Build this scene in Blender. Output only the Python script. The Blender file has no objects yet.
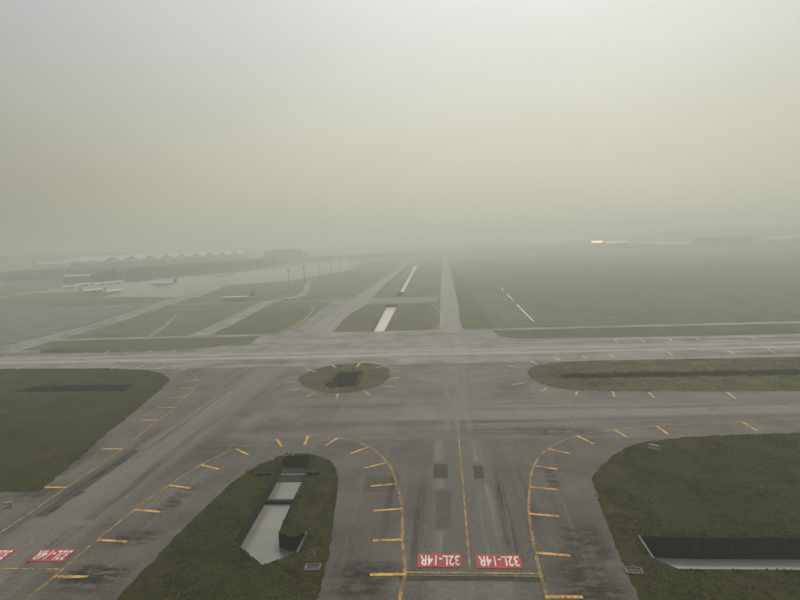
import bpy, bmesh, math, random
import numpy as np
from mathutils import Vector, Matrix, geometry, noise

random.seed(7); rng = np.random.default_rng(7)
scene = bpy.context.scene
C = scene.collection

# ------------------------------------------------------------------ camera
FPX, CAMH = 601.0, 61.0            # focal length in photo pixels, height above the airfield
VPX, VPY, ROLL = 443.0, 241.0, 0.035
def cam_basis():
    c, s = math.cos(ROLL), math.sin(ROLL)
    dx, dy = VPX-400, VPY-300
    u = dx*c-dy*s; v = -dx*s-dy*c
    pitch = -math.atan2(v, FPX); yaw = math.atan2(u, math.hypot(FPX, v))
    fw = Vector((-math.sin(yaw)*math.cos(pitch), math.cos(yaw)*math.cos(pitch), math.sin(pitch)))
    r0 = Vector((math.cos(yaw), math.sin(yaw), 0)); u0 = r0.cross(fw)
    return c*r0-s*u0, s*r0+c*u0, fw
R_, U_, F_ = cam_basis()
cam = bpy.data.cameras.new('camera'); co = bpy.data.objects.new('camera', cam); C.objects.link(co)
cam.sensor_width = 36; cam.lens = FPX/800*36; cam.clip_start = 1; cam.clip_end = 60000
co.matrix_world = Matrix((( R_.x, U_.x, -F_.x, 0), (R_.y, U_.y, -F_.y, 0), (R_.z, U_.z, -F_.z, CAMH), (0,0,0,1)))
scene.camera = co
def g(px, py, z=0.0):              # the point at height z seen at a photo pixel
    d = (px-400)/FPX*R_-(py-300)/FPX*U_+F_
    t = (z-CAMH)/d.z
    return (t*d.x, t*d.y)

# ------------------------------------------------------------------ sky, sun, exposure
SUN_AZ, SUN_EL = math.radians(12), math.radians(56)   # azimuth clockwise from +Y
w = bpy.data.worlds.new('World'); scene.world = w; w.use_nodes = True
nt = w.node_tree; nt.nodes.clear()
def N(tree, typ, **kw):
    n = tree.nodes.new(typ)
    for k, v in kw.items():
        if k.startswith('i_'):
            n.inputs[int(k[2:]) if k[2:].isdigit() else k[2:].replace('_', ' ')].default_value = v
        else: setattr(n, k, v)
    return n
def L(tree, a, b): tree.links.new(a, b)
sky = N(nt, 'ShaderNodeTexSky', sky_type='NISHITA', sun_disc=False, sun_elevation=SUN_EL, sun_rotation=SUN_AZ,
        altitude=0, air_density=1.0, dust_density=8.0, ozone_density=1.0)
hs = N(nt, 'ShaderNodeHueSaturation'); hs.inputs['Saturation'].default_value = 0.6
L(nt, sky.outputs[0], hs.inputs['Color'])
# low, dusty air: a pale layer towards the horizon that is brighter the nearer to the sun, as forward scattering makes it
def vmath(op, a, b):
    n = N(nt, 'ShaderNodeMath', operation=op, use_clamp=False)
    for i, q in enumerate((a, b)):
        if isinstance(q, (int, float)): n.inputs[i].default_value = q
        else: L(nt, q, n.inputs[i])
    return n.outputs[0]
tc = N(nt, 'ShaderNodeTexCoord'); sx = N(nt, 'ShaderNodeSeparateXYZ'); L(nt, tc.outputs['Generated'], sx.inputs[0])
dt = N(nt, 'ShaderNodeVectorMath', operation='DOT_PRODUCT'); L(nt, tc.outputs['Generated'], dt.inputs[0])
dt.inputs[1].default_value = (math.sin(SUN_AZ)*math.cos(SUN_EL), math.cos(SUN_AZ)*math.cos(SUN_EL), math.sin(SUN_EL))
glow = vmath('MULTIPLY', vmath('POWER', vmath('MAXIMUM', dt.outputs['Value'], .33), 1.6), 13.6)
cn = N(nt, 'ShaderNodeTexNoise'); cn.inputs['Scale'].default_value = 2.2; cn.inputs['Detail'].default_value = 4
cm = N(nt, 'ShaderNodeMapping'); cm.inputs['Scale'].default_value = (1, 1, 3.5); L(nt, tc.outputs['Generated'], cm.inputs[0]); L(nt, cm.outputs[0], cn.inputs[0])
glow = vmath('MULTIPLY', glow, vmath('ADD', vmath('MULTIPLY', cn.outputs[0], .24), .88))
mr = N(nt, 'ShaderNodeMapRange', interpolation_type='SMOOTHSTEP'); L(nt, sx.outputs[2], mr.inputs[0])
mr.inputs[1].default_value = 0.0; mr.inputs[2].default_value = 0.42
tm = N(nt, 'ShaderNodeMix', data_type='RGBA'); L(nt, mr.outputs[0], tm.inputs[0])
tm.inputs[6].default_value = (1.20, 1.15, .84, 1); tm.inputs[7].default_value = (.95, 1.0, .93, 1)
ds = N(nt, 'ShaderNodeMix', data_type='RGBA', blend_type='MULTIPLY'); ds.inputs[0].default_value = 1
L(nt, tm.outputs[2], ds.inputs[6]); L(nt, glow, ds.inputs[7])
mx = N(nt, 'ShaderNodeMix', data_type='RGBA'); L(nt, vmath('MULTIPLY', mr.outputs[0], .6), mx.inputs[0])
L(nt, ds.outputs[2], mx.inputs[6]); L(nt, hs.outputs[0], mx.inputs[7])
bg = N(nt, 'ShaderNodeBackground'); bg.inputs[1].default_value = 0.085
L(nt, mx.outputs[2], bg.inputs[0])
wo = N(nt, 'ShaderNodeOutputWorld'); L(nt, bg.outputs[0], wo.inputs[0])

sl = bpy.data.lights.new('sun', 'SUN'); sl.energy = 1.5; sl.angle = math.radians(12); sl.color = (1, 0.92, 0.80)
so = bpy.data.objects.new('sun', sl); C.objects.link(so)
sd = Vector((math.sin(SUN_AZ)*math.cos(SUN_EL), math.cos(SUN_AZ)*math.cos(SUN_EL), math.sin(SUN_EL)))
so.rotation_euler = (-sd).to_track_quat('-Z', 'Y').to_euler(); so.location = (0, 0, 500)
vs = scene.view_settings
scene.display_settings.display_device = 'sRGB'
vs.view_transform = 'Standard'; vs.look = 'None'; vs.exposure = 0.07; vs.gamma = 1; vs.use_curve_mapping = False
scene.cycles.use_denoising = True
scene.cycles.max_bounces = 8; scene.cycles.volume_bounces = 3; scene.cycles.transparent_max_bounces = 12

# ------------------------------------------------------------------ materials
MATS = {}
class MT:
    def __init__(s, name):
        s.m = bpy.data.materials.new(name); s.m.use_nodes = True; s.t = s.m.node_tree; s.t.nodes.clear()
        MATS[name] = s.m
        s.out = N(s.t, 'ShaderNodeOutputMaterial'); s.b = N(s.t, 'ShaderNodeBsdfPrincipled')
        L(s.t, s.b.outputs[0], s.out.inputs[0]); s.b.inputs['Specular IOR Level'].default_value = 0.25
        s.b.inputs['Roughness'].default_value = 0.85
        s.geo = N(s.t, 'ShaderNodeNewGeometry'); s.pos = s.geo.outputs['Position']
    def vec(s, scale, src=None):
        m = N(s.t, 'ShaderNodeMapping'); m.inputs['Scale'].default_value = scale
        L(s.t, src or s.pos, m.inputs[0]); return m.outputs[0]
    def noise(s, scale=(1, 1, 1), detail=4, rough=.6, dist=0.0):
        n = N(s.t, 'ShaderNodeTexNoise'); n.inputs['Scale'].default_value = 1
        n.inputs['Detail'].default_value = detail; n.inputs['Roughness'].default_value = rough
        n.inputs['Distortion'].default_value = dist
        L(s.t, s.vec(scale), n.inputs[0]); return n.outputs[0]
    def rng(s, v, a, b, c=0., d=1., smooth=True):
        n = N(s.t, 'ShaderNodeMapRange'); n.clamp = True
        n.interpolation_type = 'SMOOTHSTEP' if smooth else 'LINEAR'
        L(s.t, v, n.inputs[0])
        for i, q in enumerate((a, b, c, d)): n.inputs[i+1].default_value = q
        return n.outputs[0]
    def math(s, op, a, b=None):
        n = N(s.t, 'ShaderNodeMath', operation=op)
        for i, q in enumerate((a, b)):
            if q is None: continue
            if isinstance(q, (int, float)): n.inputs[i].default_value = q
            else: L(s.t, q, n.inputs[i])
        return n.outputs[0]
    def mix(s, f, a, b, blend='MIX'):
        n = N(s.t, 'ShaderNodeMix', data_type='RGBA', blend_type=blend)
        for i, q in ((0, f), (6, a), (7, b)):
            if isinstance(q, (int, float)): n.inputs[i].default_value = q
            elif isinstance(q, tuple): n.inputs[i].default_value = (*q, 1)
            else: L(s.t, q, n.inputs[i])
        return n.outputs[2]
    def sep(s):
        n = N(s.t, 'ShaderNodeSeparateXYZ'); L(s.t, s.pos, n.inputs[0]); return n.outputs
    def color(s, c):
        if isinstance(c, tuple): s.b.inputs['Base Color'].default_value = (*c, 1)
        else: L(s.t, c, s.b.inputs['Base Color'])
    def bump(s, h, strength=.4, dist=.1):
        n = N(s.t, 'ShaderNodeBump'); n.inputs['Strength'].default_value = strength; n.inputs['Distance'].default_value = dist
        L(s.t, h, n.inputs['Height']); L(s.t, n.outputs[0], s.b.inputs['Normal'])
    def alpha(s, a): L(s.t, a, s.b.inputs['Alpha'])
    def edge_uv(s, ex=.15, ey=.15):     # soft falloff towards a decal's rim
        uv = N(s.t, 'ShaderNodeTexCoord').outputs['UV']
        sp = N(s.t, 'ShaderNodeSeparateXYZ'); L(s.t, uv, sp.inputs[0])
        def f(o, e):
            d = s.math('ABSOLUTE', s.math('SUBTRACT', o, .5)); return s.rng(d, .5-e, .5, 1, 0)
        return s.math('MULTIPLY', f(sp.outputs[0], ex), f(sp.outputs[1], ey))
    def rough(s, r): s.b.inputs['Roughness'].default_value = r

def grass_mat(name, c1, c2, c3, brown):
    s = MT(name)
    big = s.noise((.012, .012, .012), 5, .62); mid = s.noise((.09, .09, .09), 6, .68); fine = s.noise((1.1, .8, 1), 6, .78)
    c = s.mix(s.rng(mid, .32, .68), c1, c2)
    c = s.mix(s.math('MULTIPLY', s.rng(big, .45, .68), .6), c, c3)
    c = s.mix(s.math('MULTIPLY', s.rng(s.noise((.035, .05, .05), 7, .75), .52, .7), brown), c, (.075, .058, .03))
    c = s.mix(s.rng(fine, .3, .7), s.mix(.35, c, (.012, .014, .006)), s.mix(.12, c, (.16, .15, .06)))
    blob = s.noise((.028, .012, .03), 9, .85); scrub = s.noise((.15, .06, .1), 7, .82)
    c = s.mix(s.rng(blob, .5, .66, 0, .5), c, tuple(q*.45 for q in c1)); c = s.mix(s.rng(blob, .46, .32, 0, .45), c, tuple(q*1.5 for q in c3))
    c = s.mix(s.rng(scrub, .55, .7, 0, .55), c, tuple(q*.5 for q in c1)); c = s.mix(s.rng(scrub, .44, .3, 0, .5), c, tuple(q*1.4 for q in c3))
    s.color(c); s.bump(fine, .8, .35); s.rough(.95); s.b.inputs['Specular IOR Level'].default_value = .08
    return s.m
grass_mat('grass', (.024, .029, .006), (.034, .039, .009), (.048, .05, .014), .55)
grass_mat('far_grass', (.095, .125, .085), (.15, .178, .12), (.19, .20, .135), .3)  # grey-green and pale: part of the haze veil is put into this colour
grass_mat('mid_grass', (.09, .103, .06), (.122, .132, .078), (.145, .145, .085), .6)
grass_mat('dry_grass', (.072, .07, .04), (.105, .10, .058), (.13, .118, .068), .7)

def pave_mat(name, axis, base, lane=None, lane_c=None, strength=.5, fade=None):
    """tarmac: streaks along one axis, mottling, cracks; an optional lighter lane of given centre and half width"""
    s = MT(name)
    st = (.9, .018, 1) if axis == 'Y' else (.018, .9, 1)
    st2 = (.22, .012, 1) if axis == 'Y' else (.012, .22, 1)
    streak = s.noise(st, 5, .65, .6); streak2 = s.noise(st2, 4, .6, .8)
    mott = s.noise((.06, .06, .06), 6, .65); fine = s.noise((1.6, 1.6, 1.6), 4, .7)
    blot = s.noise((.17, .17, 1), 5, .7, 1.2)
    d = tuple(q*.52 for q in base); l = tuple(min(1, q*1.65) for q in base)
    c = s.mix(s.rng(mott, .3, .7), d, l)
    c = s.mix(s.math('MULTIPLY', s.rng(streak, .5, .75), .6*strength*2), c, tuple(q*.42 for q in base))
    c = s.mix(s.math('MULTIPLY', s.rng(streak2, .5, .72), .6), c, tuple(q*1.9 for q in base))
    c = s.mix(s.math('MULTIPLY', s.rng(blot, .56, .74), .55), c, tuple(q*.36 for q in base))
    sp = s.sep(); u_, v_ = (sp[0], sp[1]) if axis == 'Y' else (sp[1], sp[0])
    ln_ = s.math('DIVIDE', s.math('ADD', u_, 1000.7), 4.6); bl_ = s.math('DIVIDE', s.math('ADD', v_, 1000.3), 57.0)
    cmb = N(s.t, 'ShaderNodeCombineXYZ'); L(s.t, s.math('FLOOR', ln_), cmb.inputs[0]); L(s.t, s.math('FLOOR', bl_), cmb.inputs[1])
    wn = N(s.t, 'ShaderNodeTexWhiteNoise', noise_dimensions='2D'); L(s.t, cmb.outputs[0], wn.inputs['Vector'])
    c = s.mix(s.rng(wn.outputs[0], 0, 1, 0, .30, False), c, tuple(q*.45 for q in base))
    jt = s.math('MULTIPLY', s.rng(s.math('ABSOLUTE', s.math('SUBTRACT', s.math('FRACT', ln_), .5)), .482, .492), s.rng(blot, .4, .6))
    c = s.mix(s.math('MULTIPLY', jt, .55), c, tuple(q*.3 for q in base))
    if lane:
        o = s.sep()[0 if axis == 'Y' else 1]
        dd = s.math('ABSOLUTE', s.math('SUBTRACT', o, lane[0]))
        dd = s.math('ADD', dd, s.math('MULTIPLY', s.math('SUBTRACT', mott, .5), 3.0))
        f = s.math('MULTIPLY', s.rng(dd, lane[1]*.75, lane[1]*1.1, 1, 0), s.rng(streak, .2, .7, .95, .45))
        if fade: f = s.math('MULTIPLY', f, s.rng(s.math('ADD', s.sep()[0 if axis == 'X' else 1], s.math('MULTIPLY', s.math('SUBTRACT', mott, .5), 40.)), *fade))
        c = s.mix(f, c, lane_c)
    vo = N(s.t, 'ShaderNodeTexVoronoi', feature='DISTANCE_TO_EDGE'); vo.inputs['Scale'].default_value = 1
    wv = N(s.t, 'ShaderNodeVectorMath', operation='ADD'); L(s.t, s.vec((.11, .11, 0) if axis == 'Y' else (.09, .12, 0)), wv.inputs[0])
    nz = N(s.t, 'ShaderNodeTexNoise'); nz.inputs['Scale'].default_value = .35; nz.inputs['Detail'].default_value = 5; L(s.t, s.pos, nz.inputs[0])
    wsc = N(s.t, 'ShaderNodeVectorMath', operation='SCALE'); L(s.t, nz.outputs['Color'], wsc.inputs[0]); wsc.inputs['Scale'].default_value = .9
    L(s.t, wsc.outputs[0], wv.inputs[1]); L(s.t, wv.outputs[0], vo.inputs['Vector'])
    crack = s.math('MULTIPLY', s.rng(vo.outputs['Distance'], .006, .02, 1, 0), s.rng(mott, .48, .6))
    c = s.mix(s.math('MULTIPLY', crack, .6), c, tuple(q*.3 for q in base))
    tj = s.rng(s.math('ABSOLUTE', s.math('SUBTRACT', s.math('FRACT', s.math('DIVIDE', s.math('ADD', v_, 1003.1), 19.0)), .5)), .488, .496)
    c = s.mix(s.math('MULTIPLY', tj, .35), c, tuple(q*.35 for q in base))
    grit = s.noise((.55, .55, .55), 6, .8)
    c = s.mix(s.rng(grit, .55, .75, 0, .55), c, tuple(q*.35 for q in base)); c = s.mix(s.rng(grit, .45, .25, 0, .5), c, tuple(min(1, q*2.1) for q in base))
    c = s.mix(s.rng(fine, .25, .75), s.mix(.3, c, (.02, .02, .018)), s.mix(.15, c, (.4, .39, .36)))
    s.color(c); s.bump(fine, .25, .03); s.rough(.8)
    return s.m
AS = (.066, .059, .050)
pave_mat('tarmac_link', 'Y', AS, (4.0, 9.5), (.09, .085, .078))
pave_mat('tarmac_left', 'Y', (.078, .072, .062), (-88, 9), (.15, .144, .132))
pave_mat('tarmac_cross', 'X', (.098, .092, .082), (210, 9), (.21, .205, .19), .5, (-62, 0))  # this and the next two have colours paled for a milky, hazy look
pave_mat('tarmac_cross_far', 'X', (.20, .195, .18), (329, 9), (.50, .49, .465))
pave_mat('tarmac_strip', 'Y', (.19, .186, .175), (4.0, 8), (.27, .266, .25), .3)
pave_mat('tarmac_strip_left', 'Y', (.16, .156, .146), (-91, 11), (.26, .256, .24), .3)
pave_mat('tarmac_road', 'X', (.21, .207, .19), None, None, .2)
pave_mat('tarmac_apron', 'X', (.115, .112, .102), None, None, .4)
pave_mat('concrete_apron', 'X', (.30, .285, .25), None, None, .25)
pave_mat('bare_soil', 'Y', (.125, .125, .095), None, None, .3)

def paint_mat(name, c, wear=.5, scale=1.3):
    s = MT(name)
    n = s.noise((scale, scale, scale), 6, .75); n2 = s.noise((.25, .25, .25), 3, .6)
    s.color(s.mix(s.rng(n2, .35, .65), tuple(q*.78 for q in c), c)); s.rough(.7)
    a = s.rng(s.math('ADD', n, s.math('MULTIPLY', n2, .5)), wear-.08, wear+.22)
    s.alpha(s.math('MULTIPLY', a, .96)); return s.m
paint_mat('stripe_paint', (.68, .39, .11), .6, 2.4)
paint_mat('stripe_pale', (.62, .46, .20), .5)
paint_mat('line_paint', (.46, .29, .08), .66, 2.2)
paint_mat('faded_paint', (.38, .28, .12), .74, 2.0)
paint_mat('red_paint', (.42, .06, .06), .52, 2.5)
paint_mat('white_paint', (.72, .70, .66), .5, 2.5)

def decal_mat(name, c, amount, ex, ey, scale=(.5, .5, 1), lo=.3, hi=.65):
    s = MT(name); s.color(c); s.rough(.8)
    a = s.math('MULTIPLY', s.edge_uv(ex, ey), s.rng(s.noise(scale, 5, .65), lo, hi)); a = s.math('MULTIPLY', a, s.rng(s.noise((1.3, 1.3, 1.3), 5, .75), .3, .6, .45, 1.))
    s.alpha(s.math('MULTIPLY', a, amount)); return s.m
decal_mat('dark_stain', (.022, .02, .018), .6, .35, .35, (.25, .5, 1), .35, .62)
decal_mat('rubber_stain', (.018, .017, .016), .42, .4, .3, (1.4, .03, 1), .35, .7)
decal_mat('cross_rubber', (.022, .021, .02), .5, .25, .4, (.02, 1.0, 1), .38, .7)
decal_mat('pale_lane', (.26, .252, .235), .72, .35, .1, (.5, .02, 1), .3, .7)
decal_mat('dark_patch', (.036, .034, .032), .6, .03, .03, (.5, .5, 1), .05, .5)
decal_mat('mid_patch', (.05, .047, .044), .24, .03, .03, (.4, .4, 1), .05, .5)
decal_mat('pale_patch', (.22, .215, .20), .62, .08, .06, (.35, .35, 1), .15, .6)
decal_mat('pale_dust', (.26, .255, .24), .6, .3, .3, (.04, .3, 1), .3, .65)
decal_mat('soil_patch', (.07, .048, .028), .8, .4, .4, (.2, .2, 1), .38, .6)
decal_mat('dark_grass_patch', (.016, .02, .008), .8, .35, .4, (.12, .3, 1), .3, .6)
decal_mat('pale_grass_patch', (.11, .115, .05), .6, .35, .4, (.08, .3, 1), .3, .6)

def plain(name, c, rough=.7, metal=0, var=.25, scale=.8, spec=.3):
    s = MT(name); n = s.noise((scale, scale, scale), 5, .65)
    s.color(s.mix(s.rng(n, .3, .7), tuple(q*(1-var) for q in c), tuple(min(1, q*(1+var)) for q in c)))
    s.rough(rough); s.b.inputs['Metallic'].default_value = metal; s.b.inputs['Specular IOR Level'].default_value = spec
    return s.m
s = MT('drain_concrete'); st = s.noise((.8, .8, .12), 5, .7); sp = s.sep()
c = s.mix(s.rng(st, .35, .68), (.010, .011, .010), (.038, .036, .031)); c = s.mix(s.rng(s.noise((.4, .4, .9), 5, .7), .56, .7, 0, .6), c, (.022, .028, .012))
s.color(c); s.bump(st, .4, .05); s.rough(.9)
plain('pale_concrete', (.17, .163, .148), .85, 0, .25, 1.2)
plain('sign_grey', (.42, .41, .39), .6, 0, .1)
plain('white_metal', (.75, .75, .73), .5, 0, .06)
plain('aircraft_white', (.80, .81, .81), .35, 0, .04, .2)
plain('aircraft_grey', (.30, .31, .33), .4, 0, .1)
plain('aircraft_blue', (.04, .07, .16), .4, 0, .1)
plain('aircraft_red', (.35, .04, .04), .4, 0, .1)
plain('tyre', (.02, .02, .02), .9)
plain('glass_dark', (.03, .04, .05), .15, 0, .1, 1, .5)
plain('roof_metal', (.72, .72, .70), .3, .5, .08, .05)
plain('bright_roof', (.62, .42, .30), .40, .9, .35, .25)
plain('roof_pale', (.40, .39, .36), .5, .1, .1, .05)
plain('roof_dark', (.12, .13, .14), .6, 0, .2, .05)
plain('wall_pale', (.52, .50, .45), .8, 0, .12, .1)
plain('wall_grey', (.20, .22, .24), .8, 0, .15, .1)
plain('mast_steel', (.16, .165, .17), .5, .3, .1)
plain('tuft_green', (.030, .035, .008), .95, 0, .3, .35, .05)
plain('tuft_dry', (.06, .05, .024), .95, 0, .5, .35, .05)
plain('leaf', (.03, .042, .02), .95, 0, .5, .08, .05)
plain('bark', (.07, .055, .04), .95)
s = MT('hill_wood'); n = s.noise((.02, .02, .02), 7, .7)
s.color(s.mix(s.rng(n, .3, .7), (.035, .05, .022), (.075, .09, .04))); s.bump(n, 1, 12); s.rough(1)
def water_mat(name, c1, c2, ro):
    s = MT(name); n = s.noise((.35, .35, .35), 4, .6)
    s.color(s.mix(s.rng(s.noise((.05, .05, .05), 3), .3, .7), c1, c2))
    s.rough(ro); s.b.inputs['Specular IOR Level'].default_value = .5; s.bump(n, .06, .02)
water_mat('water', (.15, .155, .145), (.20, .20, .19), .2)
water_mat('brightened_water', (.36, .36, .335), (.42, .42, .39), .3)  # base colour lifted to offset the dark wall's shade and reflection
water_mat('sky_toned_water', (.60, .60, .54), (.68, .68, .61), .12)  # near-white base colour stands in for the bright sky's reflection

# ------------------------------------------------------------------ mesh helpers
def link(name, verts, faces, mat, parent=None, smooth=False, uvs=None):
    me = bpy.data.meshes.new(name); me.from_pydata([tuple(v) for v in verts], [], faces)
    mats = mat if isinstance(mat, (list, tuple)) else [mat]
    for m in mats: me.materials.append(MATS[m])
    if uvs:
        uv = me.uv_layers.new(name='UVMap')
        for p in me.polygons:
            for li in p.loop_indices: uv.data[li].uv = uvs[me.loops[li].vertex_index]
    if smooth:
        for p in me.polygons: p.use_smooth = True
    me.update()
    o = bpy.data.objects.new(name, me); C.objects.link(o)
    if parent: o.parent = parent
    return o
def tag(o, label=None, cat=None, group=None, kind=None):
    for k, v in (('label', label), ('category', cat), ('group', group), ('kind', kind)):
        if v: o[k] = v
    return o
def thing(name, label, cat, loc=(0, 0, 0), rz=0, group=None):
    o = bpy.data.objects.new(name, None); C.objects.link(o); o.location = loc; o.rotation_euler = (0, 0, rz)
    o.empty_display_size = 1
    return tag(o, label, cat, group)
class MB:
    def __init__(s): s.v = []; s.f = []
    def box(s, x0, x1, y0, y1, z0, z1):
        b = len(s.v)
        s.v += [(x, y, z) for z in (z0, z1) for x, y in ((x0, y0), (x1, y0), (x1, y1), (x0, y1))]
        s.f += [tuple(b+i for i in q) for q in ((0, 3, 2, 1), (4, 5, 6, 7), (0, 1, 5, 4), (1, 2, 6, 5), (2, 3, 7, 6), (3, 0, 4, 7))]
        return s
    def rings(s, rings, cap=True):
        b = len(s.v); n = len(rings[0])
        for r in rings: s.v += [tuple(p) for p in r]
        for i in range(len(rings)-1):
            for j in range(n):
                k = (j+1) % n
                s.f.append((b+i*n+j, b+i*n+k, b+(i+1)*n+k, b+(i+1)*n+j))
        if cap:
            s.f.append(tuple(b+j for j in reversed(range(n)))); s.f.append(tuple(b+(len(rings)-1)*n+j for j in range(n)))
        return s
    def tube(s, p0, p1, r0, r1, n=8):
        p0, p1 = Vector(p0), Vector(p1); d = (p1-p0).normalized()
        a = d.orthogonal().normalized(); bb = d.cross(a)
        return s.rings([[p+(a*math.cos(t)+bb*math.sin(t))*r for t in [2*math.pi*j/n for j in range(n)]] for p, r in ((p0, r0), (p1, r1))])
    def prism(s, pts, off):
        off = Vector(off); return s.rings([[Vector(p) for p in pts], [Vector(p)+off for p in pts]])
    def build(s, name, mat, parent=None, smooth=False): return link(name, s.v, s.f, mat, parent, smooth)

def smooth_line(pts, step=1.5, closed=False):
    P = [Vector((p[0], p[1])) for p in pts]; out = []
    n = len(P); rngi = range(n if closed else n-1)
    for i in rngi:
        p1, p2 = P[i], P[(i+1) % n]
        p0 = P[(i-1) % n] if closed or i > 0 else p1*2-p2
        p3 = P[(i+2) % n] if closed or i+2 < n else p2*2-p1
        k = max(1, int((p2-p1).length/step))
        for j in range(k):
            t = j/k
            out.append(.5*((2*p1)+(p2-p0)*t+(2*p0-5*p1+4*p2-p3)*t*t+(3*p1-p0-3*p2+p3)*t**3))
    if not closed: out.append(P[-1])
    return [(p.x, p.y) for p in out]
def ragged(poly, amp=.5, seed=0, fr=.35):
    """a paved edge eaten into by grass: shift every point by a little noise"""
    out = []
    for x, y in poly:
        a = noise.noise((x*fr, y*fr, seed)); b = noise.noise((x*fr, y*fr, seed+9.3))
        out.append((x+a*amp, y+b*amp))
    return out

# ------------------------------------------------------------------ plan of the airfield (metres; +Y runs along the link taxiways)
holes = {   # deep storm drains cut into the ground
 'pond': [(-45.3, 117.6), (-40.8, 112.6), (-36.4, 108.2), (-31.4, 112.6), (-31.0, 121.3), (-33.4, 119.4), (-36.9, 121.2), (-37.8, 135), (-38.3, 150), (-38.6, 153), (-40.2, 168), (-48.2, 168), (-46.8, 150)],
 'right': [(38.1, 111.2), (41.2, 107.7), (230, 106.6), (230, 119.3), (49, 119.3), (38.4, 120.0)],
 'pit': [(-51.5, 252), (-40.5, 252.5), (-41, 281), (-52, 280.5)],
 'canal': [(-51.5, 411.8), (-42.5, 411.8), (-46, 590), (-58, 590)],
 'canal2': [(-55.5, 684), (-49, 688), (-59, 1150), (-68, 1640), (-80, 1640), (-67, 1150)],
 'canal3': [(-84, 1980), (-69, 1980), (-73, 2150), (-88, 2150)],
 'slot_right': [(50, 260.5), (330, 259), (330, 268), (52, 268.6)],
 'slot_left': [(-196, 253), (-143.5, 252.2), (-146, 262.5), (-192, 263)],
}
segs = [((501, 287.5), (503.5, 291)), ((507, 294), (513, 300)), ((517, 304.5), (533.5, 321))]
for i, (a, b) in enumerate(segs):
    (x0, y0), (x1, y1) = g(*a), g(*b)
    holes['gully%d' % i] = [(x1-.7, y1), (x1+.7, y1), (x0+.9, y0), (x0-.9, y0)]

left_grass = [(-520, 147), (-125, 143.5), (-117, 142.5), (-106.5, 143.5), (-109, 160), (-114.5, 186), (-121, 225), (-127, 255), (-131, 272), (-141, 286), (-155, 296), (-180, 302), (-249, 307), (-520, 309)]
bl_island = smooth_line([(-60, 60), (-59.3, 100), (-59, 118), (-57.5, 140), (-56, 153), (-52, 163), (-44, 169), (-37, 167.2), (-32, 160), (-29, 150), (-26.5, 130), (-25, 118), (-23.3, 97), (-22.5, 60)], 2)
oval = smooth_line([(-68.5, 270), (-66, 286), (-59, 297), (-48, 302), (-38, 300.5), (-29.5, 290), (-26, 272), (-28.5, 254), (-35, 245), (-43, 240.5), (-53, 244), (-63, 255)], 2, True)
right_grass = smooth_line([(31, 60), (31.2, 98), (33, 123), (34.5, 140), (36.5, 150), (41, 159), (48, 169), (57, 176.5), (75, 181.5), (105, 184)], 2)+[(520, 187), (520, 60)]
r_island = [(520, 232), (133, 232.5), (97, 234), (70, 236)]+smooth_line([(60, 237), (48, 241), (39.5, 250), (36.3, 266), (39, 281), (48, 291), (62, 296)], 2)+[(75, 297), (167, 296), (520, 297)]
r_band = [(520, 363), (205, 362), (92, 364), (62, 366)]+smooth_line([(50, 369), (40, 377), (34, 390), (32, 403.5)], 2)+[(520, 403.5)]
strip_d = [(-262, 384), (-300, 402), (-135, 403), (-128, 396), (-131, 380), (-138, 369), (-150, 359), (-165, 353), (-234, 350), (-252, 353), (-262, 366)]
mid_grass = smooth_line([(-74, 413), (-40, 412.6), (-16, 412.8), (-10, 424), (-7.5, 465), (-9, 520), (-13, 560), (-20, 594), (-45, 604), (-66, 598), (-79, 570), (-83, 520), (-81, 450)], 6, True)
grass_b = smooth_line([(-128, 416), (-164, 417), (-170, 480), (-180, 585), (-165, 603), (-146, 601), (-131, 578), (-123, 520), (-120, 480), (-121, 440)], 6, True)
soil = smooth_line([(12.5, 413), (32, 413), (33, 520), (31.5, 740), (33, 1000), (30, 1300), (22, 1320), (14.5, 1000), (13, 600)], 12, True)
dots = [(-4, 366), (12.5, 366), (13.5, 900), (20, 4200), (5, 4200), (-5, 900)]
left_strip = [(-122, 366), (-76, 366), (-79, 415), (-80, 600), (-82, 668), (-88, 900), (-138, 4200), (-158, 4200), (-108, 900), (-104, 680), (-122, 655), (-118, 580), (-113, 480), (-117, 412)]
BIGP = [(-600, 40), (520, 40), (520, 366), (-600, 366)]
fillet = [(-124, 364), (46, 364), (34, 378), (30, 406), (16, 414), (-8, 414), (-14, 408.5), (-78, 408.5), (-90, 414), (-128, 410)]
cross2 = [(-82, 606), (-8, 604), (-7, 652), (-7, 662), (-84, 662)]
road = [(-420, 403.8), (520, 403.8), (520, 412.4), (-420, 412.4)]
road2 = [(-900, 645), (-520, 650), (-104, 652), (-6, 652.5), (-6, 661), (-104, 661), (-520, 660), (-900, 656)]
road3 = [(-183, 412), (-168, 412), (-180, 560), (-190, 655), (-206, 655), (-196, 560)]
road4 = [(-206, 655), (-194, 655), (-170, 720), (-182, 800), (-240, 1080), (-248, 1080), (-192, 800), (-182, 726)]
road5 = [(-300, 364), (-275, 364), (-284, 488), (-330, 791), (-355, 900), (-378, 900), (-356, 791), (-304, 488)]
apron_near = [(-302, 366), (-306, 470), (-336, 646), (-900, 640), (-900, 366)]
apron_far = [(-700, 925), (-516, 932), (-470, 800), (-318, 752), (-362, 980), (-274, 1045), (-225, 1420), (-290, 2184), (-453, 2184), (-470, 1900), (-545, 1372), (-680, 1230)]
road6 = [(-600, 700), (-648, 840), (-680, 1000), (-690, 1092), (-705, 1092), (-700, 1000), (-668, 840), (-622, 700)]
road7 = [(-900, 1180), (-1060, 1371), (-1325, 2005), (-1350, 2005), (-1085, 1371), (-920, 1180)]
track = smooth_line([(-212, 414), (-228, 470), (-252, 545)], 20)

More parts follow.
